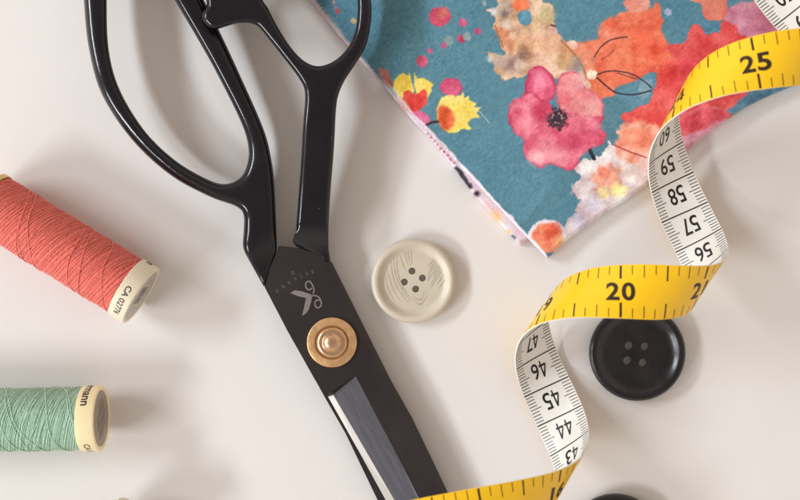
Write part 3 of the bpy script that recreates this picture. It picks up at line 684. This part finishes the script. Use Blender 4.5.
    for cx, cy, r, col in ((463, 22.5, 4, (206, 82, 124)), (477.5, 31, 3.4, (206, 92, 132)), (461.5, 38.5, 4, (200, 76, 110)), (467, 36.5, 4, (156, 176, 178)), (449, 40.5, 5, (134, 160, 160)), (443.5, 45, 3.2, (196, 100, 140)), (429.7, 51, 2.9, (200, 96, 136)), (422, 61.5, 6, (212, 86, 116)),
                           (337.5, 11, 2.6, (190, 80, 92)), (353.5, 21, 2.8, (196, 168, 120)), (334, 2, 2, (180, 150, 160)), (336, 7, 1.2, (200, 110, 130)), (484, 3, 2.5, (150, 170, 176))):
        dot(cx, cy, r, col, rag=.9)
    # weave mottling: pale fibres showing in the dye
    f1 = N4(x * .7 + y * .7, (y - x) * .28, 1.3, 2) + N4((x - y) * .28 + 90, (x + y) * .7, 1.3, 2); f2 = N2(x + 7, y, 2.2, 2)
    out += np.outer(f1 * 17 + f2 * 9, [1, 1, 1])
    g = out.mean(1)[:, None]; out = g + (out - g) * .93 + 3
    return np.clip(out, 8, 250)

def polyline(pts, step=1.0):
    pts = smooth_open([Vector((*p, 0)) for p in pts], 10); pts = np.array([(p[0], p[1]) for p in pts])
    L = np.r_[0, np.cumsum(np.hypot(*np.diff(pts, axis=0).T))]
    s = np.arange(0, L[-1], step); return np.c_[np.interp(s, L, pts[:, 0]), np.interp(s, L, pts[:, 1])]

def to_world(px, py, z):
    s = (DIST - z) / FPX; return np.stack([(px - 400) * s, (250 - py) * s, z], -1)

def srgb_lin(c):
    c = c / 255.0; return np.where(c <= .04045, c / 12.92, ((c + .055) / 1.055) ** 2.4)

def sheet(name, left, right, step, zt, colour, m, parent, left_drop, right_drop, sel=None):
    """cloth layer spanned by its left cut edge and its right fold; rows 0.. carry the rolled-over rims"""
    Lp = polyline(left, step); Rp = polyline(right, step); c = Lp[0]
    nu, nv = len(Lp), len(Rp)
    px = Lp[:, None, 0] + Rp[None, :, 0] - c[0]; py = Lp[:, None, 1] + Rp[None, :, 1] - c[1]
    px = px + N1(px * 0 + Lp[:, None, 1], py * 0 + 3.0, 6, 3) * 1.2 * np.exp(-np.arange(nv) * step / 3)[None, :]
    z = zt(px, py)
    # rounded rims
    dl = np.arange(nv)[None, :] * step; dr = np.arange(nu)[:, None] * step
    z = z - .5 * np.clip(1 - dl / 2.2, 0, 1) ** 2 - .8 * np.clip(1 - dr / 4.0, 0, 1) ** 2
    V3 = to_world(px, py, z)
    colr = srgb_lin(colour(px.ravel(), py.ravel(), (dl + 0 * dr).ravel())).reshape(nu, nv, 3)
    # skirt on the left (v = 0) and on the fold (u = 0)
    def skirt(Vm, ring_axis, drop, bulge, k=5):
        base = Vm[:, 0] if ring_axis == 1 else Vm[0, :]
        inner = Vm[:, 3] if ring_axis == 1 else Vm[3, :]
        d = base - inner; d[:, 2] = 0; d /= np.linalg.norm(d, axis=1)[:, None] + 1e-9
        rows = []
        for i in range(1, k + 1):
            t = i / k; q = base + d * bulge * math.sin(math.pi * t) ; q[:, 2] = base[:, 2] * (1 - t) + (drop) * t; rows.append(q)
        return rows
    sl = skirt(V3, 1, left_drop, .12); V4 = np.concatenate([np.stack(sl[::-1], 1), V3], 1); C4 = np.concatenate([np.repeat(colr[:, :1], 5, 1), colr], 1)
    sr = skirt(V4, 0, right_drop, .45); V5 = np.concatenate([np.stack(sr[::-1], 0), V4], 0); C5 = np.concatenate([np.repeat(C4[:1], 5, 0), C4], 0)
    V5[..., 2] = np.maximum(V5[..., 2], .05)
    a, b = V5.shape[:2]; idx = np.arange(a * b).reshape(a, b)
    F = np.stack([idx[:-1, :-1], idx[:-1, 1:], idx[1:, 1:], idx[1:, :-1]], -1).reshape(-1, 4)
    o = from_np(name, V5.reshape(-1, 3), F, m, parent)
    at = o.data.color_attributes.new('dye', 'FLOAT_COLOR', 'POINT')
    at.data.foreach_set('color', np.concatenate([C5.reshape(-1, 3), np.ones((a * b, 1))], 1).astype(np.float32).ravel())
    return o

q = NT('printed_cotton')
at = q.n('ShaderNodeAttribute', attribute_name='dye'); tc = q.n('ShaderNodeTexCoord')
nz = q.n('ShaderNodeTexNoise', Scale=2600.0, Detail=3.0); q.l(tc.outputs['Object'], nz.inputs['Vector'])
rp = q.n('ShaderNodeMapRange'); q.l(nz.outputs['Fac'], rp.inputs['Value'])
for k_, v_ in (('From Min', .3), ('From Max', .7), ('To Min', .86), ('To Max', 1.14)): rp.inputs[k_].default_value = v_
hs = q.n('ShaderNodeHueSaturation'); q.l(at.outputs['Color'], hs.inputs['Color']); q.l(rp.outputs[0], hs.inputs['Value']); q.l(hs.outputs[0], q.b.inputs['Base Color'])
q.b.inputs['Roughness'].default_value = .9; q.b.inputs['Sheen Weight'].default_value = .25; q.b.inputs['Specular IOR Level'].default_value = .2
w1 = q.n('ShaderNodeTexWave', Scale=800.0, Distortion=1.5, Detail=1.0); w1.bands_direction = 'X'
w2 = q.n('ShaderNodeTexWave', Scale=800.0, Distortion=1.5, Detail=1.0); w2.bands_direction = 'Y'
vr = q.n('ShaderNodeVectorRotate', rotation_type='Z_AXIS'); vr.inputs['Angle'].default_value = math.radians(48); q.l(tc.outputs['Object'], vr.inputs['Vector'])
q.l(vr.outputs[0], w1.inputs['Vector']); q.l(vr.outputs[0], w2.inputs['Vector'])
ad = q.n('ShaderNodeMath', operation='ADD'); q.l(w1.outputs['Fac'], ad.inputs[0]); q.l(w2.outputs['Fac'], ad.inputs[1])
ad2 = q.n('ShaderNodeMath', operation='ADD'); q.l(ad.outputs[0], ad2.inputs[0]); q.l(nz.outputs['Fac'], ad2.inputs[1])
bp = q.n('ShaderNodeBump', Strength=.3, Distance=.0001); q.l(ad2.outputs[0], bp.inputs['Height']); q.l(bp.outputs[0], q.b.inputs['Normal'])
M['cotton'] = q.m

cloth = thing('folded_cloth', 'folded teal cotton cloth printed with pink, orange and yellow watercolour flowers', 'fabric', P(620, 90, 0))
LEFT = [(547, 257.5), (512, 221), (475, 181.5), (434, 138), (414, 117), (394, 94), (368, 63), (355, 49), (332.5, 20), (316, 0), (290, -32), (255, -74)]
RIGHT = [(547, 257.5), (570, 237), (604, 213), (646, 185), (684, 151), (720, 124), (752, 103), (800, 82), (860, 56), (930, 30)]
def z_top(x, y):
    return 4.7 + 1.1 * N3(x, y, 90, 2) + .5 * np.sin((x * .7 + y * .72) / 38) + .28 * N1(x, y, 28, 2) + .35 * np.exp(-((x + y * .85 - 712) / 6) ** 2) * np.clip((y - 170) / 40, 0, 1)
def col_top(x, y, dl):
    c = paint_print(x, y)
    w = np.clip((dl < 200) * (1 - (dl - (1.9 + N1(x, y, 9, 3) * 4)) / 1.4), 0, 1) * np.clip((y - 70) / 50, 0.05, 1)
    s = np.array([226, 212, 222.]) + np.outer(N2(x, y, 12, 3), [20, 50, 30])
    return c * (1 - w[:, None]) + s * w[:, None]
sheet('top_layer', LEFT, RIGHT, .72, z_top, col_top, M['cotton'], cloth, 3.6, .3)
def col_low(x, y, dl):
    c = np.array([226, 210, 218.]) + np.outer(N2(x, y, 14, 3), [24, 60, 44])
    def blob(cx, cy, r, col):
        nonlocal c; w = np.clip(1.4 - np.hypot(x - cx + N1(x, y, 4, 2) * 3, y - cy + N3(x, y, 4, 2) * 3) / r, 0, 1)[:, None]; c = c * (1 - w) + np.array(col, float) * w
    for t in np.linspace(0, 1, 9): blob(428 + 26 * t, 133 + 30 * t, 1.6, (176, 92, 108))
    for t in np.linspace(0, 1, 12): blob(457 + 13 * t, 168 + 19 * t, 2.3, (44, 42, 54))
    blob(477, 194, 3.2, (40, 36, 44)); blob(474, 200, 3.5, (236, 130, 130)); blob(494, 218, 8, (240, 188, 140)); blob(486, 208, 6, (238, 196, 196)); blob(513, 238, 3.0, (84, 88, 108)); blob(508, 232, 3, (230, 190, 130)); blob(404, 106, 6, (230, 168, 150))
    return c
LOWL = [(519.5, 244), (501, 224), (476.5, 196.5), (453, 166), (431, 139), (408.5, 115), (384, 86), (362, 62), (340, 36), (310, 0), (280, -38)]
LOWR = [(519.5, 244), (530, 238), (560, 218), (600, 188), (660, 145), (700, 118)]
sheet('under_layer', LOWL, LOWR, 1.0, lambda x, y: 3.3 + .4 * N1(x, y, 22, 2), col_low, M['cotton'], cloth, .25, .25)
# loose threads along the cut edge
bm = bmesh.new(); r_ = random.Random(4)
LE = polyline(LEFT, 1.0)
for i in range(230):
    k = int(r_.triangular(40, len(LE) - 60, 250)); x0, y0 = LE[k]
    n = Vector((-.72, .69)); t = Vector((.69, .72)) * r_.choice((-1, 1)); L = r_.uniform(1.5, 5) * (1.8 if r_.random() < .06 else 1)
    z0 = 4.6; pts = []
    cv = r_.uniform(-.5, .5)
    for j in range(6):
        u = j / 5; d = n * (L * u * .75 - .8) + t * (L * u * r_.uniform(.25, .45) + cv * u * u * 2)
        pts.append(P(x0 + d.x, y0 + d.y, z0 - .9 * u * u * L * .3 + .1))
    tube(bm, pts, r_.uniform(.03, .06), 4)
for pts in ([(360, 62), (364, 70), (370, 76), (373, 79)], [(357, 58), (362, 66), (365, 74), (372, 78)], [(379, 76), (380, 82), (379.5, 89)], [(473, 106), (480, 112), (487, 120), (490, 124)]):
    z = [4.8, 4.4, 3.6, 3.0] if pts[0][0] < 470 else [6, 6.2, 6.2, 6]
    tube(bm, [P(p[0], p[1], zz) for p, zz in zip(pts, z)], .06, 5)
fr = from_bm('frayed_edge', bm, M['fray'], cloth); fr['kind'] = 'stuff'

# ================================================================== camera, light
cam = bpy.data.cameras.new('camera'); co = bpy.data.objects.new('camera', cam); COL.objects.link(co)
co.location = (0, 0, DIST * MM); co.rotation_euler = (0, 0, 0)
cam.sensor_width = 36; cam.lens = FPX / 800 * 36; cam.clip_start = .01; cam.clip_end = 20
cam.dof.use_dof = True; cam.dof.focus_distance = .322; cam.dof.aperture_fstop = 10
SC.camera = co
def window(name, direction, elev, dist, w, h, power, col):
    L = bpy.data.lights.new(name, 'AREA'); L.shape = 'RECTANGLE'; L.size = w; L.size_y = h; L.energy = power; L.color = col
    o = bpy.data.objects.new(name, L); COL.objects.link(o)
    a = math.radians(direction); e = math.radians(elev)
    v = Vector((math.cos(a) * math.cos(e), math.sin(a) * math.cos(e), math.sin(e)))
    o.location = v * dist; o.rotation_euler = v.to_track_quat('Z', 'Y').to_euler()
window('window_light', 208, 31, 2.5, 1.05, .24, 33, (.92, .96, 1))
window('window_light', 166, 31, 2.5, 1.05, .24, 33, (.88, .94, 1))
w = bpy.data.worlds.new('World'); SC.world = w; w.use_nodes = True
nt = w.node_tree; bg = nt.nodes['Background']; tc = nt.nodes.new('ShaderNodeTexCoord'); sx = nt.nodes.new('ShaderNodeSeparateXYZ'); mr = nt.nodes.new('ShaderNodeMapRange')
nt.links.new(tc.outputs['Generated'], sx.inputs[0]); nt.links.new(sx.outputs['Z'], mr.inputs['Value'])
mr.inputs['From Min'].default_value = 0; mr.inputs['From Max'].default_value = 1; mr.inputs['To Min'].default_value = 1.03; mr.inputs['To Max'].default_value = .35
nt.links.new(mr.outputs[0], bg.inputs[1]); bg.inputs[0].default_value = (1.0, .872, .768, 1)      # warm room, dimmer ceiling
SC.view_settings.view_transform = 'Standard'; SC.view_settings.look = 'None'; SC.view_settings.exposure = 0.12; SC.view_settings.gamma = 1
SC.render.engine = 'CYCLES'
